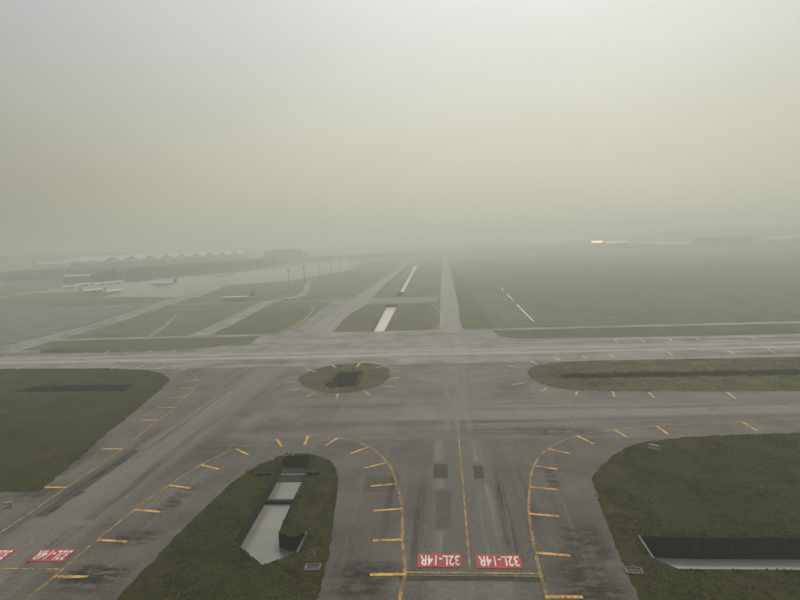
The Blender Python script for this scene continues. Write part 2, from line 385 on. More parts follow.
def strip_poly(line, wd):
    a, b = [], []
    for i, p in enumerate(line):
        q = Vector(line[min(i+1, len(line)-1)])-Vector(line[max(i-1, 0)]); q.normalize(); n_ = Vector((-q.y, q.x))*wd/2
        a.append((p[0]+n_.x, p[1]+n_.y)); b.append((p[0]-n_.x, p[1]-n_.y))
    return a+b[::-1]

GX = 9000
ground_poly = [(-GX, -600), (GX, -600), (GX, 9500), (-GX, 9500)]
def dense(poly, step=3.0):           # add points along long straight edges so that edges can be ragged
    out = []
    for i, p in enumerate(poly):
        q = poly[(i+1) % len(poly)]; d = math.dist(p, q); k = max(1, min(60, int(d/step)))
        out += [(p[0]+(q[0]-p[0])*j/k, p[1]+(q[1]-p[1])*j/k) for j in range(k)]
    return out
layers = [('ground', ground_poly)]   # later layers win
layers += [('apron_near', apron_near), ('apron_far', apron_far), ('left_strip', left_strip), ('link_strip', dots), ('cross2', cross2), ('soil', soil)]
layers += [('BIG', BIGP), ('fillet', fillet)]
for i, (nm, pl) in enumerate((('left_grass', left_grass), ('bl_island', bl_island), ('oval', oval), ('right_grass', right_grass), ('r_island', r_island), ('r_band', r_band), ('strip_d', strip_d), ('mid_grass', mid_grass), ('grass_b', grass_b))):
    layers.append(('G_'+nm, ragged(ragged(dense(pl, 1.6), .8, i*3.1), .5, i*5.7, 1.1)))
layers += [('road5', road5), ('road3', road3), ('road4', road4), ('road6', road6), ('road7', road7), ('track', strip_poly(track, 3)), ('road2', road2), ('road', road)]
for k, pl in holes.items(): layers.append(('H_'+k, pl))

V2, FC = [], []
for nm, pl in layers:
    b = len(V2); V2 += [Vector(p) for p in pl]
    ar = sum(pl[i][0]*pl[(i+1) % len(pl)][1]-pl[(i+1) % len(pl)][0]*pl[i][1] for i in range(len(pl)))
    idx = list(range(b, len(V2)));  FC.append(idx if ar > 0 else idx[::-1])
ov, oe, of, _, _, orig = geometry.delaunay_2d_cdt(V2, [], FC, 1, 1e-4, True)
zones = {}
for f, org in zip(of, orig):
    nm = layers[max(org)][0] if org else 'ground'
    if nm.startswith('H_'): continue
    if nm in ('BIG', 'fillet'):
        cx = sum(ov[i].x for i in f)/3; cy = sum(ov[i].y for i in f)/3
        nm = 'BIG'
    zones.setdefault(nm, []).append(tuple(f))
# the paved block is cut again into its taxiways along straight lines
def clip_zone(tris, tests):
    """split triangles by axis lines, return dict name -> list of polygons (coordinates)"""
    polys = [[(ov[i].x, ov[i].y) for i in t] for t in tris]
    out = {}
    def cut(ps, ax, val):
        lo, hi = [], []
        for p in ps:
            for sgn, dst in ((-1, lo), (1, hi)):
                q = []
                for i in range(len(p)):
                    a, b = p[i], p[(i+1) % len(p)]; da, db = (a[ax]-val)*sgn, (b[ax]-val)*sgn
                    if da >= 0: q.append(a)
                    if da*db < 0: t = da/(da-db); q.append((a[0]+(b[0]-a[0])*t, a[1]+(b[1]-a[1])*t))
                if len(q) >= 3: dst.append(q)
        return lo, hi
    lo, far = cut(polys, 1, 297.0)
    out['cross_far'] = far
    leftp, rest = cut(lo, 0, -72.0)
    near, mid = cut(rest, 1, 181.0)
    out['left'] = leftp; out['cross'] = mid
    l2, link_ = cut(near, 0, -40.0)
    out['left'] += l2; out['link'] = link_
    return out
def sheet(name, polys, mat, z=0.0, parent=None):
    idx, vs_, fs = {}, [], []
    for p in polys:
        f = []
        for q in p:
            k = (round(q[0], 4), round(q[1], 4))
            if k not in idx: idx[k] = len(vs_); vs_.append((k[0], k[1], z))
            f.append(idx[k])
        f = [a for i, a in enumerate(f) if a != f[i-1]]
        if len(f) >= 3: fs.append(f)
    return link(name, vs_, fs, mat, parent)
def tri_polys(nm): return [[(ov[i].x, ov[i].y) for i in t] for t in zones.get(nm, [])]
def struct(o, label=None): o['kind'] = 'structure'; return o
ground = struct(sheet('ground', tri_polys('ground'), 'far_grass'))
near_g = []
for k in ('left_grass', 'bl_island', 'oval', 'right_grass', 'r_island', 'r_band', 'strip_d', 'mid_grass', 'grass_b'): near_g += [(k, tri_polys('G_'+k))]
verges = {}
for k, ps in near_g:
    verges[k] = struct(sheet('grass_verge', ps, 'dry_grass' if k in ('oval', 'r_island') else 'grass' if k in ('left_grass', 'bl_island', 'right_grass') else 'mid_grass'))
cz = clip_zone(zones['BIG'], None)
T = {}
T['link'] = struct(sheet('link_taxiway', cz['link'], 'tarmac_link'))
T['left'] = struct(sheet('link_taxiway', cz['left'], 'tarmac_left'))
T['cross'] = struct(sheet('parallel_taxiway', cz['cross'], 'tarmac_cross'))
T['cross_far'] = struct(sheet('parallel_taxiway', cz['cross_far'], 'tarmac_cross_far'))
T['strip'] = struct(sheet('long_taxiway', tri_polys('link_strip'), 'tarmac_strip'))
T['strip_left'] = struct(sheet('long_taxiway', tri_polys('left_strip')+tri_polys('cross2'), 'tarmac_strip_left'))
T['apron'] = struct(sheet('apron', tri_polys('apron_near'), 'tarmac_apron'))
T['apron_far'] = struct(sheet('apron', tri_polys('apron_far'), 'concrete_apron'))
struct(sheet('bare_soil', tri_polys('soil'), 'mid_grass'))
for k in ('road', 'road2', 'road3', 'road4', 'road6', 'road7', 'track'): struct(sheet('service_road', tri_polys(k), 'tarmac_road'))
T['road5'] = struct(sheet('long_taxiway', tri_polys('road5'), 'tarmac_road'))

# ------------------------------------------------------------------ storm drains
def drain(key, label, depth, wl, rim=.0, wall_mat='drain_concrete', cat='storm drain', name='storm_drain', water='water'):
    pl = holes[key]
    ar = sum(pl[i][0]*pl[(i+1) % len(pl)][1]-pl[(i+1) % len(pl)][0]*pl[i][1] for i in range(len(pl)))
    if ar < 0: pl = pl[::-1]
    cx = sum(p[0] for p in pl)/len(pl); cy = sum(p[1] for p in pl)/len(pl)
    t = thing(name, label, cat, (cx, cy, 0))
    P = [(p[0]-cx, p[1]-cy) for p in pl]
    for i in range(len(P)):
        a, b = P[i], P[(i+1) % len(P)]; m = MB()
        d = Vector((b[0]-a[0], b[1]-a[1])).normalized(); n_ = Vector((d.y, -d.x))*.35   # outward
        pts = [(a[0], a[1]), (b[0], b[1]), (b[0]+n_.x, b[1]+n_.y), (a[0]+n_.x, a[1]+n_.y)]
        m.rings([[(x, y, -depth) for x, y in pts], [(x, y, rim-.006*(i % 2)-.012) for x, y in pts]])
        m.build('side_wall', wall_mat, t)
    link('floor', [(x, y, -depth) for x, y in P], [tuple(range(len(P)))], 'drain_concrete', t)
    if wl is not None: link('water_surface', [(x, y, wl) for x, y in P], [tuple(range(len(P)))], water, t)
    return t, cx, cy
pond, pcx, pcy = drain('pond', 'open concrete storm drain with grey water on the grass island by the red marking', 7, -3.2)
def pbox(name, mat, x0, x1, y0, y1, z0, z1, parent=pond, c=(pcx, pcy)):
    return MB().box(x0-c[0], x1-c[0], y0-c[1], y1-c[1], z0, z1).build(name, mat, parent)
pbox('cross_beam', 'drain_concrete', -46.9, -37.9, 142.4, 143.6, -3.4, -2.4)
pbox('culvert_sill', 'pale_concrete', -47.2, -39.7, 160.6, 161.3, -3.4, -2.85)
pbox('wing_wall', 'drain_concrete', -51.5, -47.5, 152.6, 153.4, -.3, .9)
pbox('wing_wall', 'drain_concrete', -38.2, -34.6, 152.8, 153.8, -.3, .9)
pbox('coping', 'pale_concrete', -30.95, -30.6, 112.8, 121.4, -.4, .12)
pbox('culvert_block', 'drain_concrete', -47.5, -39.4, 156.4, 167.6, -6, -3.05)  # dark block filling the dark zone between water and culvert face
rd, rcx, rcy = drain('right', 'long straight concrete storm drain with water in the right foreground grass', 6.5, -4.5, water='brightened_water')
pbox('coping', 'pale_concrete', 37.75, 38.1, 111.2, 120.0, -.4, .15, rd, (rcx, rcy))
drain('pit', 'square dark drain pit in the oval grass island between taxiways', 9, None)
drain('canal', 'short pale water canal in grass island behind the service road', 3.5, -2.2, water='sky_toned_water')
c2, ccx, ccy = drain('canal2', 'very long pale water canal running towards the horizon', 3.5, -2.0, water='sky_toned_water')
pbox('cross_beam', 'drain_concrete', -57.5, -49.5, 735, 741, -1.9, .1, c2, (ccx, ccy))
pbox('cross_beam', 'drain_concrete', -57, -49, 704, 707, -1.9, .1, c2, (ccx, ccy))
drain('canal3', 'tiny distant pale pool at the end of the canal line', 3.5, -1.5, water='sky_toned_water')
drain('slot_right', 'narrow dark drainage ditch in the right-hand grass strip between taxiways', 3.4, -3.2)
drain('slot_left', 'short dark drainage ditch in the large left-hand grass field', 3.2, -3.0)
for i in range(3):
    drain('gully%d' % i, ['shortest farthest gully of bright water in the right-hand field', 'middle gully of bright water in the right-hand field', 'longest nearest gully of bright water in the right-hand field'][i], .6, -.12, 0, 'pale_concrete', 'gully', 'water_gully', 'sky_toned_water')

def inlet(x, y, rz, label):
    t = thing('drain_inlet', label, 'drain inlet', (x, y, 0), rz, 'drain inlets on the grass edge')
    MB().box(-1.5, 1.5, -1.1, -.9, 0, .3).build('kerb', 'pale_concrete', t); MB().box(-1.5, 1.5, .9, 1.1, 0, .3).build('kerb', 'pale_concrete', t)
    MB().box(-1.5, -1.2, -.74, .74, 0, .33).build('kerb', 'pale_concrete', t); MB().box(1.2, 1.5, -.74, .74, 0, .33).build('kerb', 'pale_concrete', t)
    for k in range(6): MB().box(-1.19+k*.4, -1.09+k*.4, -.74, .74, .12, .2).build('grate_bar', 'mast_steel', t)
    MB().box(-1.19, 1.19, -.74, .74, .01, .06).build('pit_floor', 'tyre', t)
inlet(-26.4, 107.3, .08, 'small pale framed drain inlet on grass beside the storm pond')
inlet(32.9, 106.7, -.1, 'small pale framed drain inlet beside the right-hand storm drain')

# ------------------------------------------------------------------ painted markings
def stroke(parent, name, pts, width, mat, z=.02):
    a, b = [], []; z += .05
    for i, p in enumerate(pts):
        q = Vector(pts[min(i+1, len(pts)-1)])-Vector(pts[max(i-1, 0)]); q.normalize(); n_ = Vector((-q.y, q.x))*width/2
        a.append((p[0]+n_.x, p[1]+n_.y, z)); b.append((p[0]-n_.x, p[1]-n_.y, z))
    n = len(pts); return link(name, a+b, [(i, n+i, n+i+1, i+1) for i in range(n-1)], mat, parent)
W = lambda L_: [g(*p) for p in L_]
el = smooth_line([(-9.2, 60), (-9.1, 98)]+W([(405, 574), (402.5, 540), (402, 509), (396.5, 484), (387.5, 463), (369, 447), (345, 439), (308, 436), (276, 439), (236, 449), (201, 465), (169, 485.5), (135, 510), (97, 540), (54, 577)])+[(-76, 90), (-76, 60)], 1.2)
er = smooth_line([(16, 60), (16, 98)]+W([(535.5, 553), (529, 514), (530, 487), (534, 466), (548, 449), (577, 436), (614, 430), (656.5, 426), (743, 422), (800, 420)])+[(300, 195), (520, 196)], 1.2)
ll = smooth_line([(-101, 60), (-101, 100)]+W([(0, 533), (67, 487.5), (122, 449), (159, 420), (175, 407.7), (186, 397), (195, 388), (198, 380), (186, 370), (166, 366.5)])+[(-249, 308), (-520, 311)], 2)
def offs(line, d):
    out = []
    for i, p in enumerate(line):
        q = Vector(line[min(i+1, len(line)-1)])-Vector(line[max(i-1, 0)]); q.normalize(); out.append((p[0]-q.y*d, p[1]+q.x*d))
    return out
for ln, par, m in ((el, T['link'], 'line_paint'), (er, T['link'], 'line_paint'), (ll, T['left'], 'line_paint')):
    for d in (-.17, .17): stroke(par, 'edge_line', offs(ln, d), .24, m)
stroke(T['link'], 'centre_line', smooth_line([(3.3, 107), (3.3, 140), (3.2, 181)], 4), .42, 'line_paint', .024)
stroke(T['cross'], 'centre_line', smooth_line([(3.2, 181), (3.2, 297)], 6), .36, 'faded_paint')
stroke(T['cross_far'], 'centre_line', [(3.2, 297), (3.4, 366)], .36, 'faded_paint')
stroke(T['strip'], 'centre_line', smooth_line([(3.4, 366), (4, 620), (5.5, 1000), (9, 2000)], 30), .5, 'faded_paint')
stroke(T['left'], 'centre_line', smooth_line([(-89, 60), (-89.5, 115), (-91, 172), (-92, 297)], 5), .45, 'faded_paint', .024)
stroke(T['cross'], 'centre_line', [(-60, 207), (520, 207.5)], .3, 'faded_paint', .028)
stroke(T['cross_far'], 'centre_line', [(-600, 330), (520, 329)], .35, 'faded_paint', .028)
for sx in (-1, 1):     # lead-off curves at both ends of the crossing
    stroke(T['cross'], 'lead_line', [(3.2+sx*44*(1-math.cos(t)), 163+44*math.sin(t)) for t in np.linspace(0, math.pi/2, 24)], .3, 'faded_paint', .032)
    stroke(T['cross'], 'lead_line', [(3.2+sx*44*(1-math.cos(t)), 251.5-44*math.sin(t)) for t in np.linspace(0, math.pi/2, 24)], .3, 'faded_paint', .032)
# holding position lines
stroke(T['link'], 'holding_line', [(-9, 105.9), (16, 105.7)], .5, 'line_paint', .026); stroke(T['link'], 'holding_line', [(-9, 105.0), (16, 104.8)], .25, 'faded_paint', .026)
stroke(T['left'], 'holding_line', [(-101, 106.4), (-76, 106.3)], .5, 'line_paint', .026); stroke(T['left'], 'holding_line', [(-101, 105.6), (-76, 105.5)], .25, 'faded_paint', .026)
# shoulder stripes: photo pixels of both ends, on the pavement
S_link = [(405, 574.5, 370, 575), (402.5, 540, 373, 541), (402, 509, 373, 511), (396, 484, 371, 486.5), (387, 463, 365, 468), (369, 447, 350, 454), (338, 438, 325, 446), (308, 436, 304.5, 445), (276.5, 439, 282, 447), (236, 449, 248.5, 455),
          (545, 597, 583, 597.5), (535.5, 553, 570, 556), (529, 514, 559, 516.5), (530, 487, 557, 490), (534, 466, 557.5, 469.5), (548, 449, 570, 454), (577, 436, 593.5, 444), (614.5, 430, 628, 438)]
S_left = [(54, 577, 88, 577), (97, 540, 127, 542), (135, 510, 160, 512), (169, 485.5, 190, 488.5), (201, 465, 219, 469.5), (67, 487.5, 45, 487.5), (122, 449, 101, 449.3), (159, 420, 142, 420.3), (175, 407.5, 157, 408), (186, 397, 170, 398), (195, 388, 180, 388.7), (198, 380, 183, 381)]
S_cross = [(656.5, 426, 669, 435), (743, 422.5, 757.5, 431), (540, 392, 547.5, 388), (576, 395.5, 577.5, 391), (612.5, 391.5, 614.5, 397), (649, 392.5, 654.5, 398), (727, 392.5, 736, 399), (512.5, 385, 526, 382.5), (501, 376, 516, 375.8), (509, 366, 521, 368),
           (289, 377.5, 299.5, 377.7), (283, 382.5, 296, 382.5), (286, 391, 300, 389), (306, 397, 316, 393), (336, 399, 338, 394), (364, 391, 370, 395), (382.5, 386, 394.5, 387), (389, 379, 400, 377.5), (389, 373, 400, 371)]
S_far = [(530, 361, 537, 364), (554, 357.5, 560, 360.5), (582, 356, 587.5, 359), (610, 354.5, 615.5, 357.5), (667.5, 352, 673, 355.5), (727, 350, 734, 354), (767, 349, 775, 352.5),
         (614, 339.5, 617.5, 342), (641, 339.5, 644.5, 342), (668, 338, 672, 341), (694.5, 338, 701, 340.3), (748, 336.5, 757, 339),
         (84, 353.5, 89.5, 352), (105, 353, 110, 351), (125, 353, 130.5, 351.5), (147, 352.3, 151.5, 350.7), (172, 352, 176.5, 350),
         (16, 369, 24, 367), (42, 368.3, 48.5, 366.5), (64, 368, 74, 366), (88, 368, 96, 366), (111, 369, 120, 365.5), (135, 368.5, 143, 365.5), (157, 369, 166, 366.5), (174, 372, 186, 369),
         (306, 369.5, 316, 372), (332, 365, 336, 367.7), (357, 367, 360, 363), (376, 367.5, 385.5, 366)]
for par, S, m in ((T['link'], S_link, 'stripe_paint'), (T['left'], S_left, 'stripe_paint'), (T['cross'], S_cross, 'stripe_paint'), (T['cross_far'], S_far, 'stripe_pale')):
    for a, b, c_, d in S: stroke(par, 'shoulder_stripe', [g(a, b), g(c_, d)], .9 if par is not T['cross_far'] else 1.0, m, .036)
for pl, par in ((mid_grass, T['strip_left']), (grass_b, T['strip_left'])):
    cx = sum(p[0] for p in pl)/len(pl); cy = sum(p[1] for p in pl)/len(pl)
    q = [(cx+(x-cx)*1.12, cy+(y-cy)*1.02) for x, y in pl]; stroke(par, 'edge_line', q+q[:1], .45, 'stripe_pale', .03)
# oval island ring
ring = smooth_line(W([(283, 377), (281, 383), (286, 391), (306, 397.5), (336, 399.5), (370, 396), (395, 388), (402, 379), (398, 370), (385, 365), (357, 362), (330, 363.5), (303, 368)]), 2, True)
stroke(T['cross'], 'edge_line', ring+ring[:1], .3, 'faded_paint', .03)
rl = smooth_line([(520, 299), (167, 298.5), (75, 300)]+W([(548, 360), (524, 364), (508, 369), (502, 377), (512, 385), (540, 392), (576, 395.5), (613, 392), (727, 392)])+[(300, 229), (520, 229)], 3)
stroke(T['cross'], 'edge_line', rl, .3, 'faded_paint', .03)

# mandatory instruction markings: white letters on red, to be read when coming towards the runway
def text_mesh(txt):
    cu = bpy.data.curves.new('lettering', 'FONT'); cu.body = txt; cu.size = 1; cu.offset = .018; cu.align_x = 'CENTER'; cu.align_y = 'CENTER'
    cu.resolution_u = 3
    o = bpy.data.objects.new('lettering_curve', cu); C.objects.link(o); bpy.context.view_layer.update()
    me = bpy.data.meshes.new_from_object(o.evaluated_get(bpy.context.evaluated_depsgraph_get())); bpy.data.objects.remove(o)
    me.name = 'lettering'; vs_ = [v.co for v in me.vertices]
    x0, x1 = min(v.x for v in vs_), max(v.x for v in vs_); y0, y1 = min(v.y for v in vs_), max(v.y for v in vs_)
    for v in me.vertices: v.co = ((v.co.x-(x0+x1)/2)/(x1-x0), (v.co.y-(y0+y1)/2)/(y1-y0), 0)
    me.materials.clear(); me.materials.append(MATS['white_paint']); return me
TXT = text_mesh('32L-14R')
def panel(par, quad):
    cx = sum(p[0] for p in quad)/4; cy = sum(p[1] for p in quad)/4
    p = link('mandatory_marking', [(x, y, .09) for x, y in quad], [(0, 1, 2, 3)], 'red_paint', par)
    t = bpy.data.objects.new('lettering', TXT); C.objects.link(t); t.parent = p
    wd = abs(quad[1][0]-quad[0][0]); ht = abs(quad[3][1]-quad[0][1])
    t.location = (cx, cy, .105); t.rotation_euler = (0, 0, math.pi); t.scale = (wd*.90, ht*.74, 1)
panel(T['link'], [(-6.6, 107.6), (1.9, 107.6), (1.9, 112.6), (-6.6, 112.6)])
panel(T['link'], [(4.6, 107.4), (13.1, 107.4), (13.1, 112.4), (4.6, 112.4)])
panel(T['left'], [(-85.2, 109), (-77.4, 109), (-77.4, 114), (-85.2, 114)])
panel(T['left'], [(-98.2, 109), (-90.4, 109), (-90.4, 114), (-98.2, 114)])

# stains, repairs and swept lanes on the tarmac (flat on the ground)
zc = [0]
def decal(par, name, quad, mat):
    zc[0] += 1; z = .004+.005*(zc[0] % 8)
    return link(name, [(x, y, z) for x, y in quad], [(0, 1, 2, 3)], mat, par, uvs=[(0, 0), (1, 0), (1, 1), (0, 1)])
def rect(x0, x1, y0, y1, sk=0): return [(x0, y0), (x1, y0), (x1+sk, y1), (x0+sk, y1)]
lk, lf, cr, cf = T['link'], T['left'], T['cross'], T['cross_far']
for q, m in ((rect(-4.2, -.4, 150.5, 160.5), 'dark_patch'), (rect(6.3, 9.0, 150, 159.5), 'dark_patch'), (rect(-3.4, .2, 123, 143), 'mid_patch'), (rect(-22, -13.5, 142, 152), 'mid_patch'),
             (rect(-5.5, 11.5, 92, 103.6), 'pale_patch'), (rect(-5.5, 0, 108, 122.6), 'pale_lane'), (rect(-5.5, 0, 143.4, 150), 'pale_lane'), (rect(-5.5, 0, 161, 181), 'pale_lane'), (rect(5.5, 11, 108, 149.5), 'pale_lane'), (rect(5.5, 11, 160, 181), 'pale_lane')):
    decal(lk, 'repair_patch', q, m)
for q, m in ((rect(-10, 17, 103, 105.0), 'dark_patch'), (rect(-24, -9.5, 96, 108), 'dark_stain'), (rect(-24, -8, 103, 111), 'dark_stain'), (rect(17, 31, 96, 112), 'dark_stain'), (rect(17, 31, 94, 103), 'dark_stain'), (rect(20, 33, 106, 128), 'dark_stain'),
             (rect(24, 28, 140, 160), 'dark_stain'), (rect(10, 14, 108, 150), 'rubber_stain'), (rect(-9, -5.5, 100, 150), 'rubber_stain'), (rect(11, 13.5, 100, 170), 'rubber_stain'), (rect(17, 20, 110, 165), 'rubber_stain'), (rect(-16, -13, 115, 160), 'rubber_stain')):
    decal(lk, 'tarmac_stain', q, m)
for q, m in ((rect(-100, -96.5, 120, 200), 'rubber_stain'), (rect(-97.5, -94.5, 128, 175), 'dark_patch'), (rect(-86, -80, 60, 260), 'rubber_stain'), (rect(-94, -91, 150, 290, -2), 'rubber_stain'), (rect(-76, -60, 96, 112), 'dark_stain'), (rect(-75, -60, 100, 108), 'dark_stain'), (rect(-74, -61, 114, 124), 'dark_stain'), (rect(-70, -64, 126, 150), 'dark_stain'),
             (rect(-112, -100, 135, 150), 'dark_stain'), (rect(-112, -104, 150, 190, -6), 'dark_stain'), (rect(-80, -58, 160, 185), 'cross_rubber')):
    decal(lf, 'tarmac_stain', q, m)
for q in (rect(-96, -94.2, 131, 134.5), rect(-95.5, -93.6, 140, 143.5), rect(-97.5, -95.5, 152, 157), rect(-96.8, -94.5, 161, 166)): decal(lf, 'tarmac_stain', q, 'dark_patch')
decal(lf, 'repair_patch', rect(-104, -83, 84, 104.5), 'pale_patch')
decal(lf, 'repair_patch', rect(-99, -78, 116, 130), 'pale_dust'); decal(lf, 'repair_patch', rect(-96, -83, 122, 300, -3), 'pale_lane')
for q, m in ((rect(-60, 40, 196, 203), 'cross_rubber'), (rect(-30, 120, 211, 217), 'cross_rubber'), (rect(30, 200, 199, 206), 'cross_rubber'), (rect(-70, -10, 214, 226), 'cross_rubber'), (rect(50, 300, 213, 219), 'cross_rubber'), (rect(88, 94, 208, 212), 'dark_stain'),
             (rect(-72, -30, 186, 200), 'cross_rubber'), (rect(20, 50, 181, 194), 'dark_stain'), (rect(0, 30, 183, 196), 'cross_rubber'), (rect(20, 35, 235, 262), 'cross_rubber')):
    decal(cr, 'tarmac_stain', q, m)
decal(cr, 'repair_patch', rect(-42, -16, 199, 236), 'pale_patch'); decal(cr, 'swept_lane', rect(-66, 300, 217, 231), 'pale_dust'); decal(cr, 'swept_lane', rect(-23, 36, 240, 296), 'pale_dust'); decal(cr, 'swept_lane', rect(-6, 12, 181, 297), 'pale_lane')
for q in (rect(-300, 300, 322, 338), rect(-600, 0, 324, 336), rect(0, 520, 323, 335)): decal(cf, 'swept_lane', q, 'pale_dust')
for q in (rect(-520, -60, 345, 356), rect(20, 520, 345, 355), rect(-140, -70, 300, 318), rect(40, 520, 302, 312)): decal(cf, 'tarmac_stain', q, 'cross_rubber')
decal(cf, 'tarmac_stain', rect(-262, -232, 352, 372), 'dark_stain')
rg, lg, bi, ri = verges['right_grass'], verges['left_grass'], verges['bl_island'], verges['r_island']
for q in (rect(31.5, 36, 96, 118), rect(33, 40, 112, 140), rect(46, 60, 98, 106), rect(60, 90, 96, 104), rect(37, 48, 148, 162)): decal(rg, 'bare_patch', q, 'soil_patch')
for q in (rect(-31, -24.5, 96, 125), rect(-34, -28, 120, 155), rect(-60, -52, 96, 112)): decal(bi, 'bare_patch', q, 'soil_patch')
for q in (rect(38, 110, 119.4, 127), rect(60, 200, 120, 130)): decal(rg, 'rank_grass', q, 'dark_grass_patch')
for q in (rect(-58, -50, 112, 135), rect(-57, -47, 100, 116), rect(-50, -40, 98, 107)): decal(bi, 'rank_grass', q, 'dark_grass_patch')
for q in (rect(-260, -150, 246, 251), rect(-300, -135, 196, 204), rect(-220, -140, 172, 180), rect(-320, -150, 215, 224)): decal(lg, 'mown_strip', q, 'pale_grass_patch')
for q in (rect(60, 500, 236, 248), rect(70, 500, 285, 293)): decal(ri, 'mown_strip', q, 'pale_grass_patch')

# ------------------------------------------------------------------ grass tufts on the near verges (uncountable)
def in_poly(x, y, poly):
    ins = np.zeros(len(x), bool); n = len(poly)
    for i in range(n):
        x0, y0 = poly[i]; x1, y1 = poly[(i+1) % n]
        if y0 == y1: continue
        c_ = ((y0 > y) != (y1 > y)) & (x < (x1-x0)*(y-y0)/(y1-y0)+x0); ins ^= c_
    return ins
def tufts(name, label, poly, box, count, hole, mat, hmin, hmax, extra=None):
    x = rng.uniform(box[0], box[1], count); y = rng.uniform(box[2], box[3], count)
    k = in_poly(x, y, poly)
    for h in hole: k &= ~in_poly(x, y, [(a, b) for a, b in holes[h]])
    x, y = x[k], y[k]
    dn = np.array([noise.noise((a*.11, b*.11, 3.0))+.6*noise.noise((a*.4, b*.4, 8.0)) for a, b in zip(x, y)])
    k = dn > rng.uniform(-.5, .45, len(x)); x, y, dn = x[k], y[k], dn[k]
    n = len(x); r = rng.uniform(.12, .38, n); h = .6*rng.uniform(hmin, hmax, n)*(1+.8*np.clip(dn, 0, 1)); a = rng.uniform(0, 6.28, n)
    V = np.zeros((n, 4, 3))
    for j in range(3):
        V[:, j, 0] = x+r*np.cos(a+j*2.094); V[:, j, 1] = y+r*np.sin(a+j*2.094); V[:, j, 2] = .0
    V[:, 3, 0] = x+rng.uniform(-.2, .2, n); V[:, 3, 1] = y+rng.uniform(-.2, .2, n); V[:, 3, 2] = h
    b = (np.arange(n)*4)[:, None]
    Fs = np.concatenate([b+np.array([[0, 1, 3]]), b+np.array([[1, 2, 3]]), b+np.array([[2, 0, 3]])], 0)
    me = bpy.data.meshes.new(name); me.vertices.add(n*4); me.vertices.foreach_set('co', V.reshape(-1))
    me.loops.add(len(Fs)*3); me.loops.foreach_set('vertex_index', Fs.reshape(-1).astype(np.int32))
    me.polygons.add(len(Fs)); me.polygons.foreach_set('loop_start', np.arange(len(Fs), dtype=np.int32)*3)
    me.update(calc_edges=True); me.validate()
    me.materials.append(MATS[mat]); o = bpy.data.objects.new(name, me); C.objects.link(o)
    tag(o, label, 'grass', None, 'stuff')
    return o
tufts('grass_tufts', 'rough green grass tufts on the island with the storm pond', bl_island, (-61, -22, 90, 170), 26000, ['pond'], 'tuft_green', .12, .4)
tufts('grass_tufts', 'dry brown grass tufts on the island with the storm pond', bl_island, (-61, -22, 90, 170), 8000, ['pond'], 'tuft_dry', .1, .35)
tufts('grass_tufts', 'rough green grass tufts on the right foreground field', right_grass, (31, 150, 92, 187), 60000, ['right'], 'tuft_green', .12, .42)
tufts('grass_tufts', 'dry brown grass tufts on the right foreground field', right_grass, (31, 110, 92, 187), 12000, ['right'], 'tuft_dry', .1, .35)
tufts('grass_tufts', 'rough green grass tufts on the big left-hand field', left_grass, (-240, -105, 143, 310), 60000, ['slot_left'], 'tuft_green', .12, .4)
tufts('grass_tufts', 'grass tufts on the oval island around the dark pit', oval, (-70, -25, 240, 304), 7000, ['pit'], 'tuft_dry', .12, .4)
tufts('grass_tufts', 'grass tufts on the narrow right-hand strip between taxiways', r_island, (36, 280, 231, 298), 40000, ['slot_right'], 'tuft_green', .12, .4)

def rim_weeds(label, keys, per_m, hmin, hmax):
    pts = []
    for k in keys:
        pl = holes[k]; ar = sum(pl[i][0]*pl[(i+1) % len(pl)][1]-pl[(i+1) % len(pl)][0]*pl[i][1] for i in range(len(pl)))
        for i in range(len(pl)):
            a, b = Vector(pl[i]), Vector(pl[(i+1) % len(pl)]); d = b-a; n_ = Vector((d.y, -d.x)).normalized()*(1 if ar > 0 else -1)
            for _ in range(int(d.length*per_m)):
                p = a+d*random.random(); q = p+n_*(.25+abs(random.gauss(0, .9)))
                if noise.noise((p.x*.3, p.y*.3, 2.2)) > -.15: pts.append((q.x, q.y))
    V = []; F = []
    for x, y in pts:
        h = random.uniform(hmin, hmax); r_ = random.uniform(.2, .5); a = random.uniform(0, 6.28); b = len(V)
        lx, ly = random.uniform(-.35, .35), random.uniform(-.35, .35)
        V += [(x+r_*math.cos(a+j*2.094), y+r_*math.sin(a+j*2.094), 0) for j in range(3)]+[(x+lx, y+ly, h)]
        F += [(b, b+1, b+3), (b+1, b+2, b+3), (b+2, b, b+3)]
    return tag(link('weeds', V, F, 'tuft_green'), label, 'weeds', None, 'stuff')
rim_weeds('weeds along the rim of the storm pond', ['pond'], 10, .08, .24)
rim_weeds('weeds along the rim of the right foreground storm drain', ['right'], 9, .08, .28)
rim_weeds('weeds along the rims of the narrow ditches and the square pit', ['slot_right', 'slot_left', 'pit'], 6, .12, .45)

# ------------------------------------------------------------------ airfield furniture
def guidance_sign(loc, rz, wd, label):
    t = thing('guidance_sign', label, 'sign', loc, rz, 'taxiway guidance signs')
    MB().box(-wd/2, wd/2, -.18, .18, .35, 1.25).build('sign_box', 'sign_grey', t)
    for k in np.linspace(-wd/2+.4, wd/2-.4, 3): MB().tube((k, 0, 0), (k, 0, .36), .06, .05, 8).build('leg', 'mast_steel', t)
    MB().box(-wd/2-.3, wd/2+.3, -.5, .5, 0, .06).build('base_slab', 'pale_concrete', t)
guidance_sign((*g(654, 449), 0), -.75, 3.0, 'white guidance sign at the corner of the right foreground grass')
guidance_sign((*g(9, 507), 0), .5, 1.7, 'small white guidance sign beside the left-hand grass edge')

